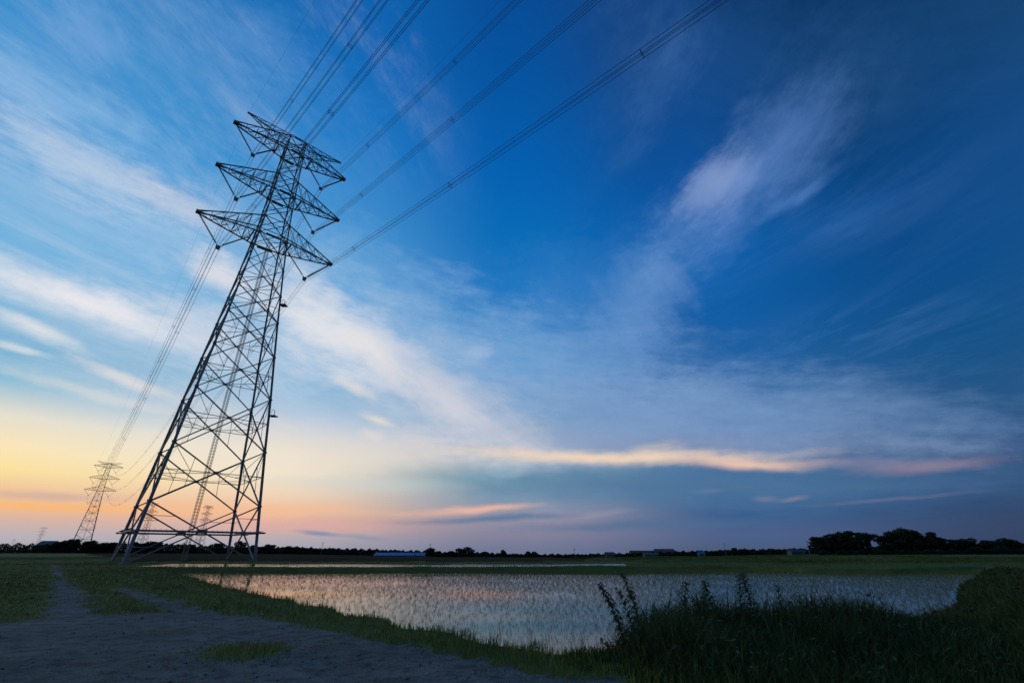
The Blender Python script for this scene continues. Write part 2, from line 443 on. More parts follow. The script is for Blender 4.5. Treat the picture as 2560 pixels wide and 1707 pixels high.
def gravel_d(x, y):
    e = 0.30 * vnoise(x, y, 1.7, 5.0) + 0.14 * vnoise(x, y, 5.0, 9.0)
    d = sdf(x + e, y + e, GRAVEL)
    rr = np.hypot(x, y)
    tl = line_dist(x + e * .8, y + e * .8, TRACK_L) - (np.clip(0.62 - (rr - 18) * 0.016, 0.20, 0.62) + .34 * vnoise(x, y, 1.1, 3.0) * sm(rr, 17, 24))
    tr = line_dist(x + e * .6, y + e * .6, TRACK_R) - np.clip(0.52 - (rr - 18) * 0.02, 0.16, 0.52)
    # grass island in the gravel
    isl = np.hypot((x + 4.65) / 1.0, (y - 9.4) / 1.0) - 0.82 - e * 1.2
    d = np.minimum(np.minimum(d, tl), tr)
    return np.maximum(d, -isl)

def brown_m(x, y):
    r = np.hypot(x, y)
    return (y > 71 + 1.0 * vnoise(x, y, .15)) & (x < 0.17 * y - 2) & (x > -0.86 * y + 6 + 6 * vnoise(x, y, .03)) & (r < 900)

# ------------------------------------------------------------------ ground sheet (polar grid out to the horizon)
def ground_grid():
    fine = np.arange(-64, 64.01, 0.17); rest = np.arange(68, 296.1, 4.0)
    az = np.radians(np.concatenate([fine, rest]))
    rad = [0.4, 1.2, 2.2, 3.4, 4.6]
    r = 5.6
    while r < 60: rad.append(r); r *= 1.0115
    while r < 130: rad.append(r); r *= 1.02
    while r < 9000: rad.append(r); r *= 1.06
    rad = np.array(rad); na, nr = len(az), len(rad)
    A, Q = np.meshgrid(az, rad, indexing='ij')
    x, y = np.sin(A) * Q, np.cos(A) * Q
    z = height(x, y)
    co = np.stack([x, y, z], -1).reshape(-1, 3)
    co = np.vstack([co, [[0, 0, 0]]]); ctr = len(co) - 1
    i, j = np.meshgrid(np.arange(na), np.arange(nr - 1), indexing='ij')
    i2 = (i + 1) % na
    q = np.stack([i * nr + j, i2 * nr + j, i2 * nr + j + 1, i * nr + j + 1], -1).reshape(-1, 4)
    cen = co[q].mean(1)
    k = np.arange(na); tri = np.stack([k * nr, ((k + 1) % na) * nr, np.full(na, ctr)], -1)
    return co, q, cen, tri

def sub_mesh(name, co, quads, tris, m):
    idx = np.concatenate([quads.ravel(), tris.ravel()]).astype(np.int64)
    sz = np.concatenate([np.full(len(quads), 4), np.full(len(tris), 3)])
    u, inv = np.unique(idx, return_inverse=True)
    o = np_mesh(name, co[u], inv, sz, m, smooth=True)
    return o

def grass_ground(b, nt, p):
    g = nt.nodes.new('ShaderNodeNewGeometry').outputs['Position']
    n1 = b.noise(g, 0.35, 5.0, 0.65); n2 = b.noise(g, 9.0, 4.0, 0.7)
    c = b.ramp(n1, [(0.3, (.115, .108, .022)), (0.5, (.175, .168, .034)), (0.72, (.24, .205, .045))])
    c = b.mix(b.m('MULTIPLY', n2, .55), c, (.085, .07, .028, 1))
    nt.links.new(c, p.inputs['Base Color'])
    bn = nt.nodes.new('ShaderNodeBump'); bn.inputs['Strength'].default_value = .8; bn.inputs['Distance'].default_value = .06
    nt.links.new(n2, bn.inputs['Height']); nt.links.new(bn.outputs[0], p.inputs['Normal'])

def gravel_mat(b, nt, p):
    g = nt.nodes.new('ShaderNodeNewGeometry').outputs['Position']
    big = b.noise(g, 0.5, 4.0, 0.6); mid = b.noise(g, 3.0, 5.0, 0.65)
    v = nt.nodes.new('ShaderNodeTexVoronoi'); v.inputs['Scale'].default_value = 38.0; nt.links.new(g, v.inputs['Vector'])
    v2 = nt.nodes.new('ShaderNodeTexVoronoi'); v2.inputs['Scale'].default_value = 90.0; nt.links.new(g, v2.inputs['Vector'])
    c = b.ramp(big, [(0.35, (.14, .126, .106)), (0.62, (.30, .275, .235))])
    stone = b.ramp(b.sep(v.outputs['Color'])[0], [(0.0, (.10, .086, .068)), (0.5, (.195, .17, .135)), (1.0, (.32, .285, .235))])
    c = b.mix(.45, c, stone)
    c = b.mix(b.m('MULTIPLY', b.smooth(mid, .42, .68), .7), c, (.06, .052, .042, 1))
    nt.links.new(c, p.inputs['Base Color'])
    h = b.m('ADD', b.m('MULTIPLY', v.outputs['Distance'], -.6), b.m('ADD', b.m('MULTIPLY', v2.outputs['Distance'], -.3), b.m('MULTIPLY', mid, .8)))
    bn = nt.nodes.new('ShaderNodeBump'); bn.inputs['Strength'].default_value = .9; bn.inputs['Distance'].default_value = .05
    nt.links.new(h, bn.inputs['Height']); nt.links.new(bn.outputs[0], p.inputs['Normal'])

def soil_mat(b, nt, p):
    g = nt.nodes.new('ShaderNodeNewGeometry').outputs['Position']
    n1 = b.noise(g, 0.06, 5.0, 0.65); n2 = b.noise(g, 1.6, 5.0, 0.7)
    c = b.ramp(n1, [(0.3, (.095, .048, .022)), (0.7, (.185, .092, .046))])
    c = b.mix(b.m('MULTIPLY', n2, .6), c, (.075, .055, .032, 1))
    nt.links.new(c, p.inputs['Base Color'])
    bn = nt.nodes.new('ShaderNodeBump'); bn.inputs['Strength'].default_value = .7; bn.inputs['Distance'].default_value = .15
    nt.links.new(n2, bn.inputs['Height']); nt.links.new(bn.outputs[0], p.inputs['Normal'])

M_GRASSG = mat("turf ground", grass_ground, rough=.95, spec=.1)
M_GRAVEL = mat("gravel", gravel_mat, rough=.9, spec=.2)
M_SOIL = mat("ploughed soil", soil_mat, rough=1.0, spec=.0)

co, q, cen, tri = ground_grid()
gd = gravel_d(cen[:, 0], cen[:, 1]); isg = gd < 0
isb = brown_m(cen[:, 0], cen[:, 1]) & ~isg
none = np.zeros((0, 3), int)
tag(sub_mesh("ground", co, q[~isg & ~isb], none, M_GRASSG), "flat grassy farmland reaching to the horizon", kind='structure')
tag(sub_mesh("gravel_road", co, q[isg], tri, M_GRAVEL), "grey gravel farm road with two wheel tracks", kind='structure')
tag(sub_mesh("brown_field", co, q[isb], none, M_SOIL), "dark brown ploughed field beyond the paddy", kind='structure')

# ------------------------------------------------------------------ flooded paddies
def water_mat(b, nt, p):
    g = nt.nodes.new('ShaderNodeNewGeometry').outputs['Position']
    x, y, z = b.sep(g)[:3]
    mud = b.noise(g, .25, 5.0, .6)
    nt.links.new(b.ramp(mud, [(.3, (.020, .021, .016)), (.7, (.045, .045, .032))]), p.inputs['Base Color'])
    rip = b.noise(b.xyz(b.m('MULTIPLY', x, .5), b.m('MULTIPLY', y, 1.0), 0.0), 5.0, 3.0, .55)
    pat = b.smooth(b.noise(b.xyz(b.m('MULTIPLY', x, .06), b.m('MULTIPLY', y, .22), 1.0), 1.0, 3.0, .6), .35, .68)
    nt.links.new(b.m('MULTIPLY_ADD', pat, .10, .05), p.inputs['Roughness'])
    bn = nt.nodes.new('ShaderNodeBump'); bn.inputs['Distance'].default_value = .012
    nt.links.new(b.m('MULTIPLY_ADD', pat, .26, .05), bn.inputs['Strength'])
    nt.links.new(rip, bn.inputs['Height']); nt.links.new(bn.outputs[0], p.inputs['Normal'])
    p.inputs['IOR'].default_value = 1.33
M_WATER = mat("paddy water", water_mat, rough=.06, spec=.5)

def flat_poly(name, P, z, m, grow):
    c = P.mean(0); n = len(P)
    pts = []
    area = sum(P[i][0] * P[(i + 1) % n][1] - P[(i + 1) % n][0] * P[i][1] for i in range(n))
    sgn = 1 if area > 0 else -1
    for i in range(n):
        a, b, d = P[i - 1], P[i], P[(i + 1) % n]
        t = (b - a) / np.linalg.norm(b - a) + (d - b) / np.linalg.norm(d - b); t /= np.linalg.norm(t)
        pts.append(b + sgn * grow * np.array([t[1], -t[0]]))
    if sgn < 0: pts = pts[::-1]
    bm = bmesh.new(); vs = [bm.verts.new((p[0], p[1], z)) for p in pts]
    bm.faces.new(vs); bmesh.ops.triangulate(bm, faces=bm.faces[:])
    me = bpy.data.meshes.new(name); bm.to_mesh(me); bm.free(); me.materials.append(m)
    o = bpy.data.objects.new(name, me); COL.objects.link(o); return o
tag(flat_poly("paddy_water", P1, -0.33, M_WATER, 0.25), "still water of the flooded rice paddy mirroring the sky", kind='structure')
tag(flat_poly("far_paddy_water", P2, -0.06, M_WATER, 0.15), "thin bright strip of a second flooded paddy", kind='structure')

# ------------------------------------------------------------------ blades of grass, rice and weeds
RNG = np.random.default_rng(11)
def blades(name, x, y, z, h, w, m, lean=0.35, tint=None, parent=None, curve=0.5):
    n = len(x); th = RNG.uniform(0, 2 * np.pi, n); ph = RNG.uniform(0, 2 * np.pi, n)
    ln = h * lean * RNG.uniform(0.2, 1.3, n)
    dxx, dyy = np.cos(th) * ln, np.sin(th) * ln
    wx, wy = np.cos(ph) * w / 2, np.sin(ph) * w / 2
    b0 = np.stack([x - wx, y - wy, z], -1); b1 = np.stack([x + wx, y + wy, z], -1)
    mx_, my_ = x + dxx * (0.5 - curve * .25), y + dyy * (0.5 - curve * .25)
    m0 = np.stack([mx_ - wx * .75, my_ - wy * .75, z + h * .58], -1); m1 = np.stack([mx_ + wx * .75, my_ + wy * .75, z + h * .58], -1)
    t = np.stack([x + dxx, y + dyy, z + h * (1 - .12 * curve)], -1)
    co = np.stack([b0, b1, m1, m0, t], 1).reshape(-1, 3)
    k = (np.arange(n) * 5)[:, None]
    f = np.concatenate([k + [0, 1, 2, 3], k + [3, 2, 4]], 1).ravel()
    sz = np.tile([4, 3], n)
    if tint is None: tint = RNG.uniform(0, 1, n)
    return np_mesh(name, co, f, sz, m, parent, np.repeat(tint, 5))

def scatter(x0, x1, y0, y1, n):
    return RNG.uniform(x0, x1, n), RNG.uniform(y0, y1, n)

def polar_scatter(n, a0, a1, r0, r1, pw):
    """points in an azimuth wedge; density falls off with distance as r**-pw"""
    u = RNG.uniform(0, 1, n); e = 2 - pw
    r = (r0 ** e + u * (r1 ** e - r0 ** e)) ** (1 / e) if abs(e) > 1e-3 else r0 * (r1 / r0) ** u
    a = np.radians(RNG.uniform(a0, a1, n))
    return np.sin(a) * r, np.cos(a) * r, r

M_GRASS = mat("grass blades", tinted((.125, .145, .020), (.30, .265, .048)), rough=.75, spec=.25)
M_WEED = mat("weed leaves", tinted((.052, .064, .016), (.118, .124, .032)), rough=.75, spec=.2)
M_RICE = mat("rice leaves", tinted((.13, .15, .026), (.27, .26, .055)), rough=.6, spec=.3)
M_DRY = mat("dry stems", tinted((.06, .045, .025), (.12, .085, .045)), rough=.85, spec=.2)

# grass of the verge and the field round the tracks
x, y, r = polar_scatter(400000, -66, 62, 6.5, 190, 1.55)
w1 = sdf(x, y, P1); w2 = sdf(x, y, P2); g_ = gravel_d(x, y)
right = (x > 2.8) & (y < 30) & (w1 < 7)
keep = (w1 > -.35) & (w2 > -.2) & (g_ > -.55 * RNG.uniform(0, 1, len(x)) ** 2.2) & ~right & ~(brown_m(x, y) & (r > 74))
x, y, r, w1, g_ = x[keep], y[keep], r[keep], w1[keep], g_[keep]
cl = 0.5 + 0.5 * vnoise(x, y, 1.5, 3.0)
cl2 = .5 + .5 * vnoise(x, y, 3.7, 12.0)
hh = (.03 + .09 * cl * cl2 + .05 * sm(w1, 1.6, .3) * (.2 + .8 * sm(r, 10, 25)) + .12 * cl2 ** 4) * RNG.uniform(.6, 1.3, len(x)) * sm(g_, -.5, .8) + .03 + .10 * sm(x, -4, -.5) * sm(y, 13, 10) * cl2 * sm(g_, -.1, .5)
hh = np.where((x > -20) & (x < -6) & (w1 > 6) & (g_ < 1.2), hh * .7, hh)
hh = hh * np.where(RNG.uniform(0, 1, len(x)) < .04, 1.9, 1.0)
for by in (66, 82, 108, 150):
    n = 9000; ex = RNG.uniform(17, 135, n); ey = by + .06 * (ex - 15) + RNG.normal(0, .35, n)
    x = np.append(x, ex); y = np.append(y, ey); r = np.append(r, np.hypot(ex, ey)); hh = np.append(hh, RNG.uniform(.1, .45, n))
tint = np.clip(.35 + .5 * vnoise(x, y, .35, 8.0) + RNG.normal(0, .25, len(x)), 0, 1)
tint = tint * (1 - .55 * sm(r, 50, 75)); hh = np.where(r > 52, hh * (.6 + .5 * vnoise(x, y, .12, 1.5)), hh)
tag(blades("grass", x, y, height(x, y) - .01, hh, .006 + .0007 * r, M_GRASS, .45, tint), "dark green grass on the verge and round the wheel tracks", "grass", kind='stuff')

# weedy bank on the right
x, y, r = polar_scatter(230000, 4, 64, 6.0, 62, 1.35)
w1 = sdf(x, y, P1); g_ = gravel_d(x, y)
keep = (w1 > -.25) & (g_ > -.1) & (x > 1.0 + .3 * vnoise(x, y, 2.0)) & ((x - y * .95 > -9) | (y < 14)) & (w1 < 9)
keep &= ~((r > 34) & (x > 20) & (x < 42) & (y > 38))
x, y, r, w1, g_ = x[keep], y[keep], r[keep], w1[keep], g_[keep]
edge = sm(w1, 4.5, .4) * sm(w1, -.4, .3)
dip = sm(x / y, .66, .76) * (1 - sm(x / y, .88, .97))
hh = (.10 + .10 * sm(x, .8, 2.6) + .54 * edge * sm(x, 1.5, 2.1) * (1 - .65 * sm(r, 16, 30)) * (1 - .8 * dip) * (.85 + .35 * vnoise(x, y, 1.6, 1.0)) + .52 * sm(x / y, .92, 1.10) * (1 - sm(r, 14, 22)) * (.75 + .7 * vnoise(x, y, 1.25, 4.4))) * RNG.uniform(.55, 1.25, len(x)) * sm(g_, -.2, 1.4)
hh = hh * np.where(RNG.uniform(0, 1, len(x)) < .03, 1.55, 1.0)
tint = np.clip(.35 + .4 * vnoise(x, y, .8, 2.0) + RNG.normal(0, .25, len(x)), 0, 1)
tag(blades("weeds", x, y, height(x, y) - .02, hh, .009 + .0012 * r * RNG.uniform(.6, 1.5, len(x)), M_WEED, .55, tint), "dense dark weeds on the paddy bank", "weeds", kind='stuff')

# broad leaves mixed into the bank
k = RNG.uniform(0, 1, len(x)) < .13 * sm(hh, .12, .4); bx, by, bh, bt = x[k], y[k], hh[k], tint[k]; n = len(bx)
zz = height(bx, by) + bh * RNG.uniform(.25, 1.05, n); s = RNG.uniform(.018, .045, n) * (1 + .03 * np.hypot(bx, by))
t1 = RNG.uniform(0, 2 * np.pi, n); d = np.stack([np.cos(t1), np.sin(t1), RNG.uniform(-.5, .6, n)], -1); e = np.stack([-np.sin(t1), np.cos(t1), RNG.uniform(-.5, .5, n)], -1)
c = np.stack([bx, by, zz], -1); s = s[:, None]
co = np.stack([c, c + d * s * .9 + e * s * .45, c + d * s * 2.1, c + d * s * .9 - e * s * .45], 1).reshape(-1, 3)
tag(np_mesh("weed_leaves", co, np.arange(n * 4), np.full(n, 4), M_WEED, None, np.repeat(bt, 4)), "broad dark leaves among the weeds of the paddy bank", "weeds", kind='stuff')

# rice seedlings in rows
gx, gy = np.meshgrid(np.arange(-72, 40, .27), np.arange(-10, 90, .17), indexing='ij')
gx, gy = gx * .84 + gy * .54 + RNG.normal(0, .075, gx.shape), -.54 * gx + .84 * gy + RNG.normal(0, .075, gy.shape)
gx, gy = gx.ravel(), gy.ravel()
w1 = sdf(gx, gy, P1)
thin = .5 + .5 * vnoise(gx, gy, .22, 6.0)
bare = sm(gx, 2, -14) * sm(gy, 44, 34)
k = (w1 < -.35) & (RNG.uniform(0, 1, len(gx)) > .04 + .30 * sm(vnoise(gx, gy, .5, 2.5), .1, .6) + .5 * bare * (1 - .5 * thin)) & (np.abs(np.degrees(np.arctan2(gx, gy))) < 60)
gx, gy = gx[k], gy[k]; w1 = w1[k]
rx, ry = np.repeat(gx, 7) + RNG.normal(0, .035, len(gx) * 7), np.repeat(gy, 7) + RNG.normal(0, .035, len(gx) * 7)
hh = np.repeat(.185 + .15 * sm(gy, 44, 49), 7) * RNG.uniform(.7, 1.25, len(rx))
hh *= .85
tag(blades("rice_shoots", rx, ry, np.full(len(rx), -.40), hh, .004 + .00013 * np.hypot(rx, ry), M_RICE, .5), "rows of young green rice shoots standing in the water", "rice", kind='stuff')
gx, gy = np.meshgrid(np.arange(-46, 16, .34), np.arange(53, 70, .3), indexing='ij'); gx, gy = gx.ravel(), gy.ravel()
k = (sdf(gx, gy, P2) < -.25) & (RNG.uniform(0, 1, len(gx)) > .45); gx, gy = gx[k], gy[k]
rx, ry = np.repeat(gx, 3) + RNG.normal(0, .03, len(gx) * 3), np.repeat(gy, 3) + RNG.normal(0, .03, len(gx) * 3)
tag(blades("far_rice_shoots", rx, ry, np.full(len(rx), -.14), .17 * RNG.uniform(.7, 1.2, len(rx)), np.full(len(rx), .018), M_RICE, .35), "pale rice shoots in the far paddy strip", "rice", kind='stuff')

# loose stones on the gravel
n = 3500
x, y, r = polar_scatter(n, -64, 30, 5.0, 17, 1.2)
k = gravel_d(x, y) < -.05; x, y = x[k], y[k]; n = len(x); s = RNG.gamma(2.0, .0045, n) + .004
base8 = np.array([(1, 0, 0), (0, 1, 0), (-1, 0, 0), (0, -1, 0), (0, 0, .7), (0, 0, -.7)], float)
co = base8[None] * (s[:, None, None] * RNG.uniform(.6, 1.35, (n, 6, 3)))
co += np.stack([x, y, height(x, y) + s * .3], -1)[:, None]
k = (np.arange(n) * 6)[:, None]
f = np.concatenate([k + list(t) for t in ((0, 1, 4), (1, 2, 4), (2, 3, 4), (3, 0, 4), (1, 0, 5), (2, 1, 5), (3, 2, 5), (0, 3, 5))], 1).ravel()
M_STONE = mat("stones", tinted((.12, .105, .085), (.30, .265, .22)), rough=.9, spec=.2)
tag(np_mesh("loose_stones", co.reshape(-1, 3), f, np.full(n * 8, 3), M_STONE, None, np.repeat(RNG.uniform(0, 1, n), 6)), "small loose stones scattered over the gravel road", "stones", kind='stuff')

# ------------------------------------------------------------------ lattice pylon (local x along the arms, y along the line)
def steel(b, nt, p):
    co = obj_coord(nt)
    nt.links.new(b.ramp(b.noise(co, .6, 4.0, .6), [(.3, (.13, .14, .15)), (.7, (.21, .22, .23))]), p.inputs['Base Color'])
    nt.links.new(b.m('MULTIPLY_ADD', b.noise(co, 2.0, 2.0), .25, .45), p.inputs['Roughness'])
M_STEEL = mat("galvanised steel", steel, rough=.55, metal=.2)
M_PORC = mat("porcelain discs", noisy((.035, .03, .028), (.06, .05, .045), 3.0), rough=.3)
M_CABLE = mat("weathered aluminium cable", noisy((.05, .052, .055), (.08, .082, .085), 1.0), rough=.6, metal=.3)
M_CONC = mat("concrete", noisy((.20, .195, .185), (.30, .29, .28), 3.0, bump=.3), rough=.9)

LEV = [0.0, 7.46, 15.4, 23.9, 31.4, 38.0, 43.4, 48.8, 55.5]
TOPL = [55.5, 59.6, 63.2, 66.6, 70.7, 74.3, 77.8, 81.6]
def HW(z):
    return float(np.interp(z, [0, 4.2, 7.5, 15.5, 23.8, 31.3, 38, 43.5, 48.8, 55.5, 60, 67, 78, 81.6],
                           [7.42, 7.02, 6.67, 5.92, 5.22, 4.5, 3.88, 3.42, 2.97, 2.5, 2.22, 1.98, 1.68, 1.6]))
ARMS = [(55.5, 59.6, 56.0, 11.95, 7.6, 50.75), (66.6, 70.7, 67.4, 11.6, 7.25, 62.0), (77.8, 81.6, 78.9, 11.2, 6.85, 73.55)]
EARTH = (80.2, 82.2, 83.0, 9.65)
CORN = [(1, 1), (-1, 1), (-1, -1), (1, -1)]

def corner(i, z):
    w = HW(z); return Vector((CORN[i % 4][0] * w, CORN[i % 4][1] * w, z))

def face_bracing(i, full=True):
    """one side of the body between corner i and i+1: X bracing, horizontals at the crossings, redundants"""
    m = MB(); nrm = Vector((CORN[i][0] + CORN[(i + 1) % 4][0], CORN[i][1] + CORN[(i + 1) % 4][1], 0)).normalized()
    Z = LEV + TOPL[1:]
    for k in range(len(Z) - 1):
        z0, z1 = Z[k], Z[k + 1]
        a0, b0, a1, b1 = corner(i, z0), corner(i + 1, z0), corner(i, z1), corner(i + 1, z1)
        w = .20 if z0 < 20 else (.17 if z0 < 40 else .13)
        inn = nrm * -.07
        m.tube(a0, b1, w * .6); m.tube(b0 + inn, a1 + inn, w * .6)
        w0, w1 = HW(z0), HW(z1); t = w0 / (w0 + w1); zc = z0 + (z1 - z0) * t
        ca, cb = corner(i, zc), corner(i + 1, zc); c = (ca + cb) / 2
        if z0 < 54:
            if k > 0: m.tube(ca, cb, .06 if z0 < 30 else .05)
            # redundant members
            if z0 < 32:
                qa, qb = (ca * 3 + cb) / 4, (cb * 3 + ca) / 4
                da, db = a0.lerp(b1, t * .5), b0.lerp(a1, t * .5)
                ua, ub = b0.lerp(a1, t + (1 - t) * .5), a0.lerp(b1, t + (1 - t) * .5)
                r = .045
                if k > 0:
                    m.tube(qa, ua, r); m.tube(qb, ub, r)
                    m.tube(qa, a1, r); m.tube(qb, b1, r)
                    m.tube(qa, da, r); m.tube(qb, db, r)
                else:
                    m.tube(corner(i, z0 + zc * .5), da, r); m.tube(corner(i + 1, z0 + zc * .5), db, r)
                    m.tube(corner(i, (zc + z1) / 2), ua, r); m.tube(corner(i + 1, (zc + z1) / 2), ub, r)
            # gusset at the crossing
            g = .22 if z0 < 30 else .16
            m.box((c.x, c.y, c.z), g * (2 if abs(nrm.y) > .5 else .2), g * (2 if abs(nrm.x) > .5 else .2), g * 2)
        else:
            m.tube(ca, cb, .045)
    for z in (55.5, 59.6, 66.6, 70.7, 77.8, 81.6):
        m.tube(corner(i, z), corner(i + 1, z), .11 if z in (55.5, 66.6, 77.8) else .08)
    return m

def diaphragms():
    """flat bracing inside the body at the crossing levels"""
    out = []
    for k in range(1, 7):
        m = MB(); out.append(m)
        z0, z1 = LEV[k], LEV[k + 1]; t = HW(z0) / (HW(z0) + HW(z1)); z = z0 + (z1 - z0) * t
        mid = [(corner(i, z) + corner(i + 1, z)) / 2 for i in range(4)]
        for i in range(4):
            m.tube(mid[i], mid[(i + 1) % 4], .05)
            if k < 4:
                c = corner(i + 1, z)
                m.tube(c, (mid[i] + mid[(i + 1) % 4]) / 2, .04)
    for z in (55.5, 66.6, 77.8, 81.6):
        m = MB(); out.append(m)
        m.tube(corner(0, z), corner(2, z), .06); m.tube(corner(1, z) - Vector((0, 0, .08)), corner(3, z) - Vector((0, 0, .08)), .06)
    return out

def leg(i):
    m = MB(); Z = [-.3] + LEV[1:] + TOPL[1:]
    for k in range(len(Z) - 1):
        z0, z1 = Z[k], Z[k + 1]; r = np.interp(z0, [0, 30, 55, 80], [.21, .17, .13, .10])
        m.tube(corner(i, z0), corner(i, z1), float(r), n=8, cap=False)
        m.tube(corner(i, z1 - .09), corner(i, z1 + .09), float(r) * 1.5, n=8)
    # step bolts
    for q in np.arange(3, 78, .9):
        c = corner(i, float(q)); d = Vector((CORN[i][0], -CORN[i][1], 0)).normalized() * (.42 if int(q / .9) % 2 else -.42)
        if q < 50: m.tube(c, c + d, .02, n=3)
    return m

def cross_arm(g, zb, zt, ztip, S_):
    m = MB(); wb, wt = HW(zb), HW(zt); tw = .32; N = 5
    B = [Vector((g * wb, s * wb, zb)) for s in (-1, 1)]; T = [Vector((g * wt, s * wt, zt)) for s in (-1, 1)]
    E = [Vector((g * S_, s * tw, ztip)) for s in (-1, 1)]; E2 = [Vector((g * S_, s * tw, ztip + .28)) for s in (-1, 1)]
    for s in (0, 1):
        m.tube(B[s], E[s], .13); m.tube(T[s], E2[s], .12)
        for k in range(N):
            f0, f1 = k / N, (k + 1) / N
            b0, b1, t0, t1 = B[s].lerp(E[s], f0), B[s].lerp(E[s], f1), T[s].lerp(E2[s], f0), T[s].lerp(E2[s], f1)
            if k: m.tube(b0, t0, .055)
            m.tube(t0, b1, .055)
            if k < 2: m.tube((b0 + b1) / 2, t0.lerp(b1, .5), .035); m.tube((t0 + t1) / 2, t0.lerp(b1, .5), .035)
    for k in range(N + 1):
        f = k / N
        bl, br = B[0].lerp(E[0], f), B[1].lerp(E[1], f); tl, tr = T[0].lerp(E2[0], f), T[1].lerp(E2[1], f)
        m.tube(bl, br, .06); m.tube(tl, tr, .045)
        if k in (1, 2, 3): m.tube(bl, tr, .035); m.tube(br, tl, .035)
        if k < N:
            f2 = (k + 1) / N
            m.tube(bl, B[1].lerp(E[1], f2), .05); m.tube(br + Vector((0, 0, .07)), B[0].lerp(E[0], f2) + Vector((0, 0, .07)), .05)
            if k < 3: m.tube(tl, T[1].lerp(E2[1], f2), .035)
    # tip plates and inner hanger beam
    m.box((g * S_, 0, ztip + .12), .75, .85, .42)
    xi = 3.3
    f = (xi - wb) / (S_ - wb); yw = B[1].lerp(E[1], f).y
    m.box((g * xi, 0, zb - .02), .22, yw * 2, .3)
    return m

def earth_arm(g):
    zb, zt, zp, S_ = EARTH; m = MB(); w = HW(80.2) * .98; w2 = HW(81.6); N = 5
    B = [Vector((g * w, s * w, zb)) for s in (-1, 1)]; T = [Vector((g * w2 * .9, s * w2 * .8, zt)) for s in (-1, 1)]
    E = Vector((g * S_, 0, zp))
    for s in (0, 1):
        m.tube(B[s], E, .085); m.tube(T[s], E + Vector((0, 0, .2)), .075)
        for k in range(N):
            f0, f1 = k / N, (k + 1) / N
            m.tube(T[s].lerp(E, f0), B[s].lerp(E, f1), .04)
            if k: m.tube(T[s].lerp(E, f0), B[s].lerp(E, f0), .04)
    for k in range(N):
        f0, f1 = k / N, (k + 1) / N
        m.tube(B[0].lerp(E, f0), B[1].lerp(E, f1), .04); m.tube(B[1].lerp(E, f0), B[0].lerp(E, f1), .04)
        m.tube(T[0].lerp(E, f0), T[1].lerp(E, f0), .04); m.tube(T[0].lerp(E, f0), T[1].lerp(E, f1), .035)
    m.box((E.x, 0, zp + .05), .5, .22, .35)
    return m

def head_frame():
    m = MB(); w, z, h = HW(81.6), 81.6, 83.2
    for i in range(4):
        a, b = corner(i, z), corner(i + 1, z)
        at, bt = Vector((a.x * .92, a.y * .8, h - .9)), Vector((b.x * .92, b.y * .8, h - .9))
        m.tube(a, at, .09); m.tube(at, bt, .08); m.tube(a, bt, .05); m.tube(at, b, .05)
    return m

def insulator(p, q):
    m = MB(); p, q = Vector(p), Vector(q); L = (q - p).length; prof = [(0, .03), (.35, .03)]
    n = 22; a, e = .4, L - .45; st = (e - a) / n
    for k in range(n):
        t = a + k * st; prof += [(t, .06), (t + st * .18, .165), (t + st * .5, .15), (t + st * .62, .06)]
    prof += [(e, .05), (L, .05)]
    m.lathe(p, q, prof, 8); return m

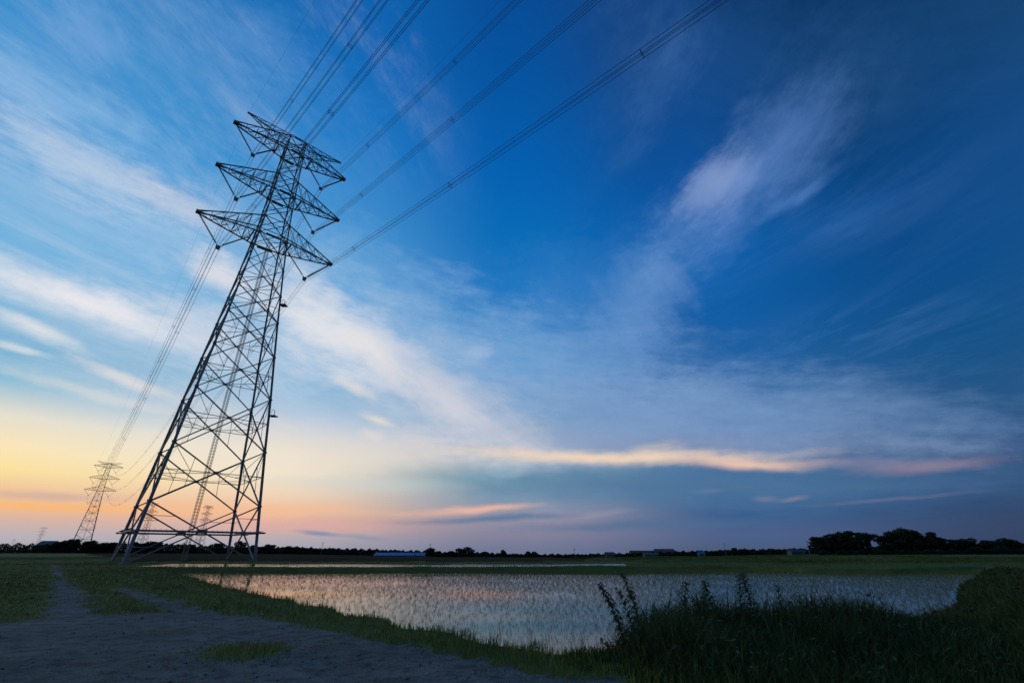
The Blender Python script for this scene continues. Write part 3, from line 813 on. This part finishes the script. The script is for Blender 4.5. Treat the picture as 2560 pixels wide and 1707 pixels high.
def make_pylon(parts=True):
    root = thing("transmission_tower")
    if parts: put = lambda m, n, mm=M_STEEL, par=None: m.build(n, mm, par or root)
    else:
        allm = MB()
        def put(m, n, mm=None, par=None):
            k = len(allm.v); allm.v += m.v; allm.f += [tuple(k + i for i in f) for f in m.f]
    for i in range(4):
        put(leg(i), "leg"); put(face_bracing(i), "lattice_face")
        f = MB(); c = corner(i, 0); f.tube((c.x, c.y, -1.2), (c.x, c.y, .05), .75, .6, n=12); f.tube((c.x, c.y, .05), (c.x, c.y, .22), .38, n=12)
        put(f, "footing", M_CONC)
    put(head_frame(), "head_frame")
    for d in diaphragms(): put(d, "inner_bracing")
    # anti-climbing guard: a double ring of beams overhanging the legs
    gd_ = MB(); z = 3.85; w = HW(z)
    for i in range(4):
        a, b = corner(i, z), corner(i + 1, z); d = (b - a).normalized(); n = Vector((d.y, -d.x, 0)) * .12
        gd_.tube(a - d * .25, b + d * .9, .17); gd_.tube(a - d * .25 + n * 5 - Vector((0, 0, .02)), b + d * .9 + n * 5 - Vector((0, 0, .02)), .11)
        for t in np.linspace(0, 1, 25):
            p = a.lerp(b, float(t)); gd_.tube(p, p + n * 6 + Vector((0, 0, .28)), .02, n=3)
        c = (a + b) / 2; gd_.box((c.x, c.y, z + .02), 1.1, 1.1, .42, 0)
    put(gd_, "climbing_guard")
    # climbing cage up the middle
    ld = MB(); r = .34
    for q in range(6):
        t = q * math.pi / 3; ld.tube((r * math.cos(t), r * math.sin(t), -.2), (r * math.cos(t), r * math.sin(t), 55.3), .035, n=4)
    for q in np.arange(.4, 55, .45):
        for k in range(6):
            t, u = k * math.pi / 3, (k + 1) * math.pi / 3
            ld.tube((r * math.cos(t), r * math.sin(t), q), (r * math.cos(u), r * math.sin(u), q), .018, n=3, cap=False)
    put(ld, "climbing_ladder")
    # small rest platforms on the right-hand leg and work platforms under the arms
    for z in (21.2, 41.6):
        pf = MB(); c = corner(3, z); pf.box((c.x + .5, c.y - .5, z), 1.1, 1.1, .12, math.pi / 4)
        for sx, sy in ((1, -1), (1.3, -.2), (.2, -1.3)): pf.tube((c.x + .55 * sx, c.y + .55 * sy, z), (c.x + .55 * sx, c.y + .55 * sy, z + 1.0), .03)
        pf.tube((c.x + .72, c.y - .1, z + 1), (c.x + .55, c.y - .55, z + 1), .03); pf.tube((c.x + .1, c.y - .72, z + 1), (c.x + .55, c.y - .55, z + 1), .03)
        put(pf, "rest_platform")
    for (zb, *_r) in ARMS:
        for s in (1, -1):
            wp = MB(); w = HW(zb); wp.box((0, s * (w + .25), zb - .06), w * 1.1, .55, .16); put(wp, "work_platform"); wp = MB()
            wp.box((w * s * .92, -w * s * .92, zb - .1), .8, .5, .5); put(wp, "gusset_plate")
    for (zb, zt, ztip, S_, vs, vz) in ARMS:
        for g in (-1, 1):
            put(cross_arm(g, zb, zt, ztip, S_), "cross_arm")
            put(insulator((g * (S_ - .1), 0, ztip - .1), (g * (vs + .16), 0, vz + .22)), "insulator_string", M_PORC)
            put(insulator((g * 3.3, 0, zb - .15), (g * (vs - .16), 0, vz + .22)), "insulator_string", M_PORC)
            yk = MB(); yk.box((g * vs, 0, vz + .08), .75, .14, .42); yk.box((g * vs, 0, vz - .25), .62, .1, .62)
            put(yk, "yoke_plate")
    for g in (-1, 1): put(earth_arm(g), "earth_wire_arm")
    if not parts: bpy.data.objects.remove(root); return allm
    return root

C1 = Vector((-46.9, 72.0, 0)); RZ = R(43)
pylon = make_pylon(); pylon.location = (C1.x, C1.y, 0); pylon.rotation_euler = (0, 0, RZ)
tag(pylon, "tall dark lattice power pylon nearest the camera, standing beyond the paddy", "pylon", "lattice power pylons")
T2 = Vector((-407.4, 470.8, 0)); hz = float(height(np.array([T2.x]), np.array([T2.y]))[0])
p2 = copy_tree(pylon); p2.location = (T2.x, T2.y, hz); p2['label'] = "second lattice pylon of the same line, half as high as the trees are wide, left of the big pylon"
p2['label'] = "mid-distance lattice pylon rising behind the round dark grove left of the big pylon"
far = make_pylon(False)
farspec = [(-1815, 1905, 46, 1.0, "tiny distant lattice pylon on the left horizon, left of the mid-distance pylon"),
           (-3300, 3290, 46, .82, "faintest pylon speck on the horizon near the left edge"),
           (-600, 955, 70, 1.0, "faint distant pylon seen through the base of the big pylon, right of its central ladder"),
           (-672, 903, 70, 1.0, "faint distant pylon seen through the left legs of the big pylon")]
fm = None
for (x, y, rz, s, lab) in farspec:
    if fm is None:
        o = far.build("transmission_tower", M_STEEL); fm = o.data
    else:
        o = bpy.data.objects.new("transmission_tower", fm); COL.objects.link(o)
    o.location = (x, y, float(height(np.array([float(x)]), np.array([float(y)]))[0])); o.rotation_euler = (0, 0, R(rz)); o.scale = (s,) * 3
    tag(o, lab, "pylon", "lattice power pylons")

# ------------------------------------------------------------------ cables
AX = Vector((math.cos(RZ), math.sin(RZ), 0))
ND = Vector((math.cos(R(-45)), math.sin(R(-45)), 0)); NL, NK = 430.0, .0004
PH = [("lowest", 7.6, 50.75), ("middle", 7.25, 62.0), ("topmost", 6.85, 73.55)]
def bundle(fn, side_dir, ts, spacers, label, group, rad):
    p0 = fn(0); root = thing("power_cable", tuple(p0), 0, label, "power cable", group)
    for (sx, sz) in ((-.27, -.02), (.27, -.02), (-.27, -.56), (.27, -.56)):
        m = MB(); m.poly([fn(t) + side_dir * sx + Vector((0, 0, sz)) - p0 for t in ts], rad, 5)
        m.build("conductor", M_CABLE, root)
    for t in spacers:
        m = MB(); c = fn(t) - p0 + Vector((0, 0, -.29)); q = [c + side_dir * sx + Vector((0, 0, sz)) for sx, sz in ((-.27, -.27), (.27, -.27), (.27, .27), (-.27, .27))]
        for k in range(4): m.tube(q[k], q[(k + 1) % 4], .015)
        m.tube(q[0], q[2], .015); m.tube(q[1] + Vector((0, 0, .03)), q[3] + Vector((0, 0, .03)), .015)
        d = (fn(t + .5) - fn(t)).normalized()
        for k in range(4): m.tube(q[k] - d * .08, q[k] + d * .08, .03, n=6)
        m.build("spacer", M_CABLE, root)
    return root
for g, sn in ((-1, "left"), (1, "right")):
    for nm, s, z in PH:
        st = C1 + AX * (g * s) + Vector((0, 0, z - .2))
        near = lambda t, st=st: st + ND * t + Vector((0, 0, -NK * NL * t + NK * t * t))
        ts = list(np.linspace(0, 120, 49)) + list(np.linspace(126, 400, 40))
        bundle(near, Vector((ND.y, -ND.x, 0)), ts, (21.5, 47.5, 74, 104, 140, 180, 220, 260, 300, 340, 380),
               "overhead four-wire cable from the big pylon's %s %s arm toward the top edge" % (nm, sn), "cables running overhead", .023)
        e = T2 + AX * (g * s) + Vector((0, 0, z - .2 + hz)); v = e - st; L = Vector((v.x, v.y, 0)).length; FK = .0003
        farf = lambda t, st=st, v=v, L=L: st + v * t + Vector((0, 0, FK * L * L * (t * t - t)))
        sd_ = Vector((v.y, -v.x, 0)).normalized()
        bundle(farf, sd_, list(np.linspace(0, 1, 60)), [.06 + .078 * k for k in range(12)],
               "four-wire cable from the big pylon's %s %s arm back to the next pylon" % (nm, sn), "cables to the next pylon", .016)
    st = C1 + AX * (g * EARTH[3]) + Vector((0, 0, EARTH[2] - .2))
    m = MB(); m.poly([ND * t + Vector((0, 0, -.00034 * NL * t + .00034 * t * t)) for t in np.linspace(0, 400, 70)], .011, 4)
    o = m.build("earth_wire", M_CABLE, loc=tuple(st)); tag(o, "hair-thin overhead wire from the %s horn at the big pylon's very top" % sn, "wire", "thin earth wires")
    e = T2 + AX * (g * EARTH[3]) + Vector((0, 0, EARTH[2] - .2 + hz)); v = e - st; L = Vector((v.x, v.y, 0)).length
    m = MB(); m.poly([v * t + Vector((0, 0, .00026 * L * L * (t * t - t))) for t in np.linspace(0, 1, 60)], .011, 4)
    o = m.build("earth_wire", M_CABLE, loc=tuple(st)); tag(o, "hair-thin wire from the big pylon's %s horn back to the next pylon" % sn, "wire", "thin earth wires")

# ------------------------------------------------------------------ trees
M_LEAF = mat("foliage", tinted((.022, .030, .014), (.06, .07, .03)), rough=.85, spec=.15)
M_BARK = mat("bark", noisy((.03, .024, .018), (.055, .045, .035), 2.0), rough=.95)

def quads_cloud(cx, cy, cz, s, rng):
    n = len(cx); a = rng.normal(size=(n, 3)); a /= np.linalg.norm(a, axis=1)[:, None]
    b = np.cross(a, rng.normal(size=(n, 3))); b /= np.linalg.norm(b, axis=1)[:, None]
    c = np.stack([cx, cy, cz], -1); s = s[:, None]
    co = np.stack([c - a * s, c + b * s * .55, c + a * s, c - b * s * .55], 1).reshape(-1, 3)
    f = np.arange(n * 4); return co, f, np.full(n, 4)

def tree_meshes(seed, spread):
    """unit tree 10 m high; returns (trunk MB, crown arrays)"""
    rng = np.random.default_rng(seed); rd = random.Random(seed)
    t = MB(); top = 6.8
    t.poly([(0, 0, -.4), (.05, 0, 1.2), (.1, .05, 3.0), (0, .1, 5.0), (.05, .05, top)], [.42, .30, .25, .16, .06], 7)
    lobes = []
    for k in range(13):
        a = k * 2.4 + rd.uniform(-.4, .4); zz = 2.4 + 6.0 * ((k + .5) / 13) + rd.uniform(-.5, .5)
        rr = spread * 2.9 * math.sin(math.pi * min(.97, max(.12, (zz - .6) / 9.6))) * rd.uniform(.45, 1.0)
        x, y = math.cos(a) * rr, math.sin(a) * rr; lobes.append((x, y, zz, rd.uniform(1.15, 2.0) * (.75 + .25 * spread)))
        t.poly([(.05, .03, max(1.2, zz * .5)), (x * .5, y * .5, zz * .78), (x * .9, y * .9, zz)], [.14, .08, .03], 5)
    P = []; tint = []
    for (x, y, z, r) in lobes:
        n = int(330 * r); d = rng.normal(size=(n, 3)); d /= np.linalg.norm(d, axis=1)[:, None]
        q = r * rng.uniform(.35, 1, n) ** .5 * (1 + .22 * np.sin(d[:, 0] * 5 + seed) * np.cos(d[:, 1] * 4))
        P.append(np.array([x, y, z]) + d * q[:, None] * [1, 1, .78]); tint.append(np.clip(rng.normal(rd.uniform(.25, .7), .2, n), 0, 1))
    P = np.vstack(P); tint = np.concatenate(tint)
    P[:, 2] *= 9.95 / P[:, 2].max(); P[:, 2] = np.maximum(P[:, 2], .7)
    s = rng.uniform(.16, .38, len(P))
    return t, quads_cloud(P[:, 0], P[:, 1], P[:, 2], s, rng), np.repeat(tint, 4)

PROTO = []
for i, sp in enumerate((1.15, 1.45, .95, 1.7, 1.25)):
    tr, (co, f, sz), tint = tree_meshes(20 + i, sp)
    root = thing("tree", cat="tree"); a = tr.build("trunk", M_BARK, root, smooth=True)
    c = np_mesh("crown", co, f, sz, M_LEAF, root, tint)
    PROTO.append([root, sp, False])

def hgt(x, y): return float(height(np.array([float(x)]), np.array([float(y)]))[0])
def tree(k, x, y, h, w, label, group, rz=0.0):
    pr = PROTO[k]
    if pr[2]: o = copy_tree(pr[0])
    else: o = pr[0]; pr[2] = True
    o.location = (x, y, hgt(x, y) - .1); o.rotation_euler = (0, 0, rz)
    sx = w / (6.6 * pr[1] + .8); o.scale = (sx, sx, h / 10.0)
    tag(o, label, "tree", group)

G1 = "trees of the right-hand grove"; G2 = "trees along the horizon"; G3 = "trees of the round grove on the left"; G4 = "low trees ending the right-hand grove"
rd = random.Random(5)
# round dark grove at the foot of the mid-distance pylon
for i, (dx_, h) in enumerate(((-13, 8.6), (-7.5, 10.0), (-1.5, 10.4), (4.5, 10.3), (9.8, 9.6), (14.2, 8.2))):
    tree(i % 5, -344 + dx_, 390 + rd.uniform(-4, 4), h, 10.5,
         "%s tree of the round dark grove at the foot of the mid-distance pylon" % ("first (leftmost)", "second from left", "third from left", "third from right", "second from right", "rightmost")[i], G3, rd.uniform(0, 6))
L_ = [(2, -323, 400, 8.2, 15, "low spreading tree just right of the round dark grove"),
      (3, -296, 392, 8.4, 17, "wide tree behind the left legs of the big pylon"),
      (1, -281, 390, 8.8, 18, "widest tree between the left legs and central ladder of the big pylon"),
      (3, -255, 395, 6.7, 14, "flat-topped tree just right of the central ladder of the big pylon"),
      (2, -224, 380, 7.5, 8.5, "small round lone tree between the big pylon's ladder and right legs"),
      (4, -206.8, 380, 9.0, 9.5, "taller pointed tree seen just left of the right legs of the big pylon"),
      (2, -197, 380, 6.4, 5.5, "narrow tree directly behind the right leg of the big pylon"),
      (4, -186, 385, 7.0, 13, "double-lobed tree just right of the big pylon's right leg"),
      (1, -173, 385, 6.0, 9.5, "left of the two low round trees well right of the big pylon"),
      (0, -165.5, 385, 6.0, 7.5, "right of the two low round trees well right of the big pylon"),
      (4, -61.3, 380, 6.9, 9, "round tree just right of the blue-roofed shed"),
      (2, -46, 380, 5.2, 7, "low shoulder tree on the left of the biggest middle tree"),
      (1, -34.4, 370, 8.1, 14.5, "biggest tree in the middle of the horizon, broad and domed"),
      (2, -23.2, 430, 5.4, 8.6, "pale distant tree right of the biggest middle tree"),
      (0, -6.4, 380, 7.0, 6, "small pointed lone tree at the centre of the horizon"),
      (3, 13.7, 380, 6.0, 12.5, "low domed tree just right of the horizon's centre"),
      (0, 84, 420, 5.0, 6.5, "small tree left of the pink-roofed house"),
      (2, 168.8, 380, 5.8, 5, "upright narrow tree between the pink-roofed house and the right-hand grove"),
      (3, 181, 392, 4.8, 12, "low wide tree left of the right-hand grove")]
for (k, x, y, h, w, lab) in L_: tree(k, x, y, h, w, lab, G2, rd.uniform(0, 6))
for (k, x, y, h, w, lab) in [
      (2, 185.5, 300, 10.4, 13, "lower leftmost tree of the right-hand grove"),
      (0, 196.5, 301, 13.0, 18, "second tree from the left of the right-hand grove"),
      (4, 208, 299, 13.4, 18, "tree left of the small gap in the right-hand grove"),
      (1, 227, 300, 13.2, 17, "tree right of the small gap in the right-hand grove"),
      (0, 239.4, 301, 15.2, 19, "tallest tree of the right-hand grove"),
      (3, 250.6, 299, 12.6, 19, "sloping last tree at the right end of the tall grove")]: tree(k, x, y, h, w, lab, G1, rd.uniform(0, 6))
for (k, x, y, h, w, lab) in [
      (4, 263.8, 300, 9.0, 15, "low tree directly right of the tall grove"),
      (1, 274.9, 301, 9.3, 13, "second low tree right of the tall grove"),
      (3, 287.6, 300, 8.0, 15, "third low tree right of the tall grove, the flattest"),
      (0, 300, 300, 9.2, 16, "low tree at the right edge of the picture")]: tree(k, x, y, h, w, lab, G4, rd.uniform(0, 6))

# the continuous far hedges and woods along the horizon
SKX = [-60, -45.6, -44, -42, -39, -36.5, -34, -31, -28, -22, -17, -10, -3, 2, 8, 14, 20, 25, 29, 31, 38, 41, 60]
SKH = [7.5, 7.4, 6.8, 6.8, 7.2, 8.0, 7.4, 6.0, 5.3, 5.0, 4.8, 4.5, 4.2, 3.9, 3.8, 3.9, 4.2, 4.4, 4.5, 4.5, 5.4, 7.0, 7.0]
rng = np.random.default_rng(3)
n = 150000
a = rng.uniform(-58, 58, n); yy = rng.uniform(396, 418, n) ; x = np.tan(np.radians(a)) * yy
H = np.interp(a, SKX, SKH) * (.9 + .12 * np.sin(a * 5.1) * np.sin(a * 2.3 + 1) + .06 * np.sin(a * 13.7) + .07 * np.sin(a * 8.3 + 2))
z = height(x, yy) + np.clip(H, 1.2, 12) * rng.uniform(0, 1, n) ** 1.2
co, f, sz = quads_cloud(x, yy, z, rng.uniform(.35, .8, n), rng)
tag(np_mesh("far_woods", co, f, sz, M_LEAF, None, np.repeat(np.clip(.4 + .3 * np.sin(a * 3.3) + rng.normal(0, .2, n), 0, 1), 4)), "continuous dark hedges and woods along the horizon", "woods", kind='stuff')
n = 30000
a = rng.uniform(31.4, 47, n); yy = rng.uniform(288, 296, n); x = np.tan(np.radians(a)) * yy
z = height(x, yy) + (1.8 + .9 * np.sin(a * 4) + 1.6 * sm(a, 41, 43)) * rng.uniform(0, 1, n)
co, f, sz = quads_cloud(x, yy, z, rng.uniform(.2, .5, n), rng)
tag(np_mesh("undergrowth", co, f, sz, M_LEAF, None, np.repeat(rng.uniform(0, .8, n), 4)), "dark undergrowth along the foot of the right-hand grove", "undergrowth", kind='stuff')

# ------------------------------------------------------------------ far buildings
M_BLUE = mat("blue sheet roof", noisy((.035, .14, .28), (.05, .18, .34), .4), rough=.45)
M_PINK = mat("weathered red tiles", noisy((.09, .06, .058), (.14, .09, .085), .8), rough=.8)
M_GREYR = mat("grey slates", noisy((.05, .053, .06), (.08, .085, .095), .8), rough=.7)
M_WALL = mat("pale render", noisy((.075, .075, .075), (.11, .11, .105), .7), rough=.9)
M_BWALL = mat("pale blue cladding", noisy((.05, .085, .11), (.07, .11, .135), .7), rough=.7)
M_GLASS = mat("window glass", None, (.02, .025, .03), .1)
M_FRAME = mat("window frame", None, (.22, .22, .22), .6)
def house(name, x, y, L, W, H, RH, roof, wall, label, cat, rz=0.0, nwin=4, group="farm buildings on the horizon"):
    r = thing(name, (x, y, hgt(x, y)), rz, label, cat, group)
    m = MB(); m.box((0, 0, H / 2 - .3), L, W, H + .6)
    for s in (-1, 1): m.face([(s * L / 2, -W / 2, H), (s * L / 2, W / 2, H), (s * L / 2, 0, H + RH)])
    m.build("wall", wall, r)
    m = MB(); o = .45; t = .16; dz_ = RH / (W / 2) * o
    for s in (-1, 1):
        a0, a1 = (-L / 2 - o, s * (W / 2 + o), H - dz_ + .05), (L / 2 + o, s * (W / 2 + o), H - dz_ + .05); b0, b1 = (-L / 2 - o, 0, H + RH + .05), (L / 2 + o, 0, H + RH + .05)
        up = lambda p: (p[0], p[1], p[2] + t)
        m.face([a0, a1, b1, b0]); m.face([up(b0), up(b1), up(a1), up(a0)]); m.face([a0, up(a0), up(a1), a1]); m.face([a0, b0, up(b0), up(a0)]); m.face([a1, up(a1), up(b1), b1])
    m.tube((-L / 2 - o, 0, H + RH + .22), (L / 2 + o, 0, H + RH + .22), .14, n=6)
    m.build("roof", roof, r)
    for k in range(nwin):
        xx = -L / 2 + L * (k + .5) / nwin; wh = min(1.2, H * .45)
        m = MB(); y0 = -W / 2 - .05
        for (px, pz, sx, sz) in ((0, wh / 2, 1.5, .1), (0, -wh / 2, 1.5, .1), (-.7, 0, .1, wh), (.7, 0, .1, wh), (0, 0, .07, wh)): m.box((xx + px, y0, H * .55 + pz), sx, .12, sz)
        w = m.build("window", M_FRAME, r); m = MB(); m.box((xx, y0 + .02, H * .55), 1.4, .03, wh - .1); m.build("pane", M_GLASS, w)
    m = MB(); m.box((L * .32, -W / 2 - .04, 1.0), .95, .1, 2.0); m.build("door", M_FRAME, r)
    return r
house("long_shed", -75.5, 340, 33, 9, 1.0, 1.5, M_BLUE, M_BLUE, "long low shed with a bright blue roof left of the domed middle tree", "shed", 0, 3)
house("house", 125, 480, 24, 11, 2.6, 3.0, M_PINK, M_WALL, "long house with a faded pink roof on the horizon, left one of two", "house", .05)
house("house", 147, 484, 18, 12, 3.2, 3.4, M_PINK, M_WALL, "taller house with a faded pink roof on the horizon, right one of two", "house", -.05, 3)
house("shed", 107, 388, 10.5, 7, 2.6, .7, M_BWALL, M_BWALL, "small pale blue shed in front of the pink-roofed houses", "shed", 0, 2)
house("house", 76, 392, 6.5, 6, 2.8, 1.7, M_GREYR, M_WALL, "small grey house on the horizon just right of the picture's centre", "house", .1, 2)
house("house", 146, 388, 4.2, 5, 2.2, 1.4, M_BLUE, M_BWALL, "tiny bluish house just right of the pink-roofed houses", "house", 0, 1)
house("shed", 199.5, 352, 10, 6, 2.2, .8, M_GREYR, M_BWALL, "grey-blue shed just left of the right-hand grove", "shed", 0, 2)
house("house", -279.5, 388, 2.4, 3, 7.6, .5, M_GREYR, M_WALL, "narrow tower-like building right of the wide tree under the big pylon", "building", 0, 1)
house("shed", -400, 430, 13, 9, 6.2, 3.0, M_GREYR, M_GREYR, "dim blue-grey roof peeping over the woods left of the round grove", "shed", 0, 3)

def pole(x, y, h, label):
    r = thing("utility_pole", (x, y, hgt(x, y)), .3, label, "utility pole", "utility poles on the horizon")
    m = MB(); m.poly([(0, 0, -.5), (0, 0, h)], [.17, .11], 8); m.build("pole", M_CONC, r)
    m = MB(); m.box((0, 0, h - .5), 1.9, .1, .12); m.box((0, 0, h - 1.3), 1.5, .1, .12); m.build("crossarm", M_STEEL, r)
    for sx in (-.8, 0, .8):
        m = MB(); m.lathe((sx, 0, h - .44), (sx, 0, h - .1), [(0, .05), (.08, .08), (.16, .05), (.24, .08), (.3, .03)], 6); m.build("insulator", M_PORC, r)
pole(-149, 392, 9.0, "thin utility pole on the horizon left of the blue-roofed shed")
pole(49, 392, 8.0, "thin utility pole on the horizon left of the small grey house")
pole(164, 385, 9.0, "thin utility pole on the horizon right of the pink-roofed houses")
pole(-63, 385, 9.5, "thin utility pole by the tree at the right end of the blue-roofed shed")
pole(178, 300, 8.0, "thin utility pole at the left end of the right-hand grove")

# ------------------------------------------------------------------ tall weeds standing clear of the bank
def tall_weed(x, y, h, lean, seed, label, dense=1.0, mt=None):
    rng = random.Random(seed); mt = mt or M_WEED
    r = thing("tall_weed", (x, y, hgt(x, y) - .03), 0, label, "weed", "tall weeds on the paddy bank")
    P = lambda t: Vector((lean * t * t, .05 * math.sin(3 * t + seed), h * (t - .06 * t * t * abs(lean) * 3)))
    m = MB(); m.poly([P(k / 8) for k in range(9)], [.009 * (1 - .75 * k / 8) + .001 for k in range(9)], 5); m.build("stem", mt, r)
    co = []; f = []; sz = []; tn = []
    N = int(58 * dense * h)
    for k in range(N):
        t = .16 + .84 * (k / N); p = P(t); a = k * 2.4 + rng.uniform(-.3, .3)
        L = (.24 - .12 * t) * rng.uniform(.7, 1.25); w = .016 * rng.uniform(.8, 1.5)
        d = Vector((math.cos(a), math.sin(a), 0)); s = Vector((-d.y, d.x, 0)) * w; up = rng.uniform(.25, .7)
        q = [p - s * .4, p + s * .4, p + d * L * .5 + s + Vector((0, 0, L * up * .7)), p + d * L * .5 - s + Vector((0, 0, L * up * .7)), p + d * L + Vector((0, 0, L * (up - .55)))]
        b = len(co); co += [tuple(v) for v in q]; f += [b, b + 1, b + 2, b + 3, b + 3, b + 2, b + 4]; sz += [4, 3]; tn += [rng.uniform(0, .8)] * 5
    np_mesh("leaves", co, f, sz, mt, r, tn)
for (x, y, h, ln, dn, lab) in [
      (2.14, 10.0, 1.60, -.46, 1.9, "tallest weed, leaning far left, at the left end of the weedy bank"),
      (2.30, 9.9, 1.30, -.30, 1.0, "thin weed between the two tallest left-leaning weeds"),
      (2.42, 10.0, 1.52, -.27, 1.8, "second tall weed leaning left at the left end of the bank"),
      (1.92, 9.8, .62, -.30, 1.2, "short weed drooping left over the water below the tallest weed"),
      (3.35, 10.3, 1.02, .12, 1.2, "bushy weed standing alone right of the two left-leaning weeds"),
      (3.75, 10.4, 1.04, .18, 1.1, "weed leaning right, left of the pair of upright weeds"),
      (4.02, 10.4, 1.0, -.12, 1.0, "weed leaning left against the weed that leans right"),
      (4.6, 10.5, 1.12, .06, 1.3, "left of the pair of upright weeds in the middle of the bank"),
      (4.86, 10.6, 1.18, -.10, 1.3, "right of the pair of upright weeds in the middle of the bank"),
      (5.45, 10.7, .92, .10, .9, "shorter weed right of the pair of upright weeds")]:
    tall_weed(x, y, h, ln, int(x * 100), lab, dn)
for (x, y, h, ln, lab) in [(7.1, 11.8, .80, .05, "reddish dry weed stalk right of the shorter green weed"),
      (7.7, 12.0, .88, -.06, "tallest reddish dry weed stalk on the right part of the bank"),
      (8.6, 12.2, .78, .12, "reddish dry weed stalk leaning right, furthest right on the bank")]:
    tall_weed(x, y, h, ln, int(x * 100), lab, .55, M_DRY)
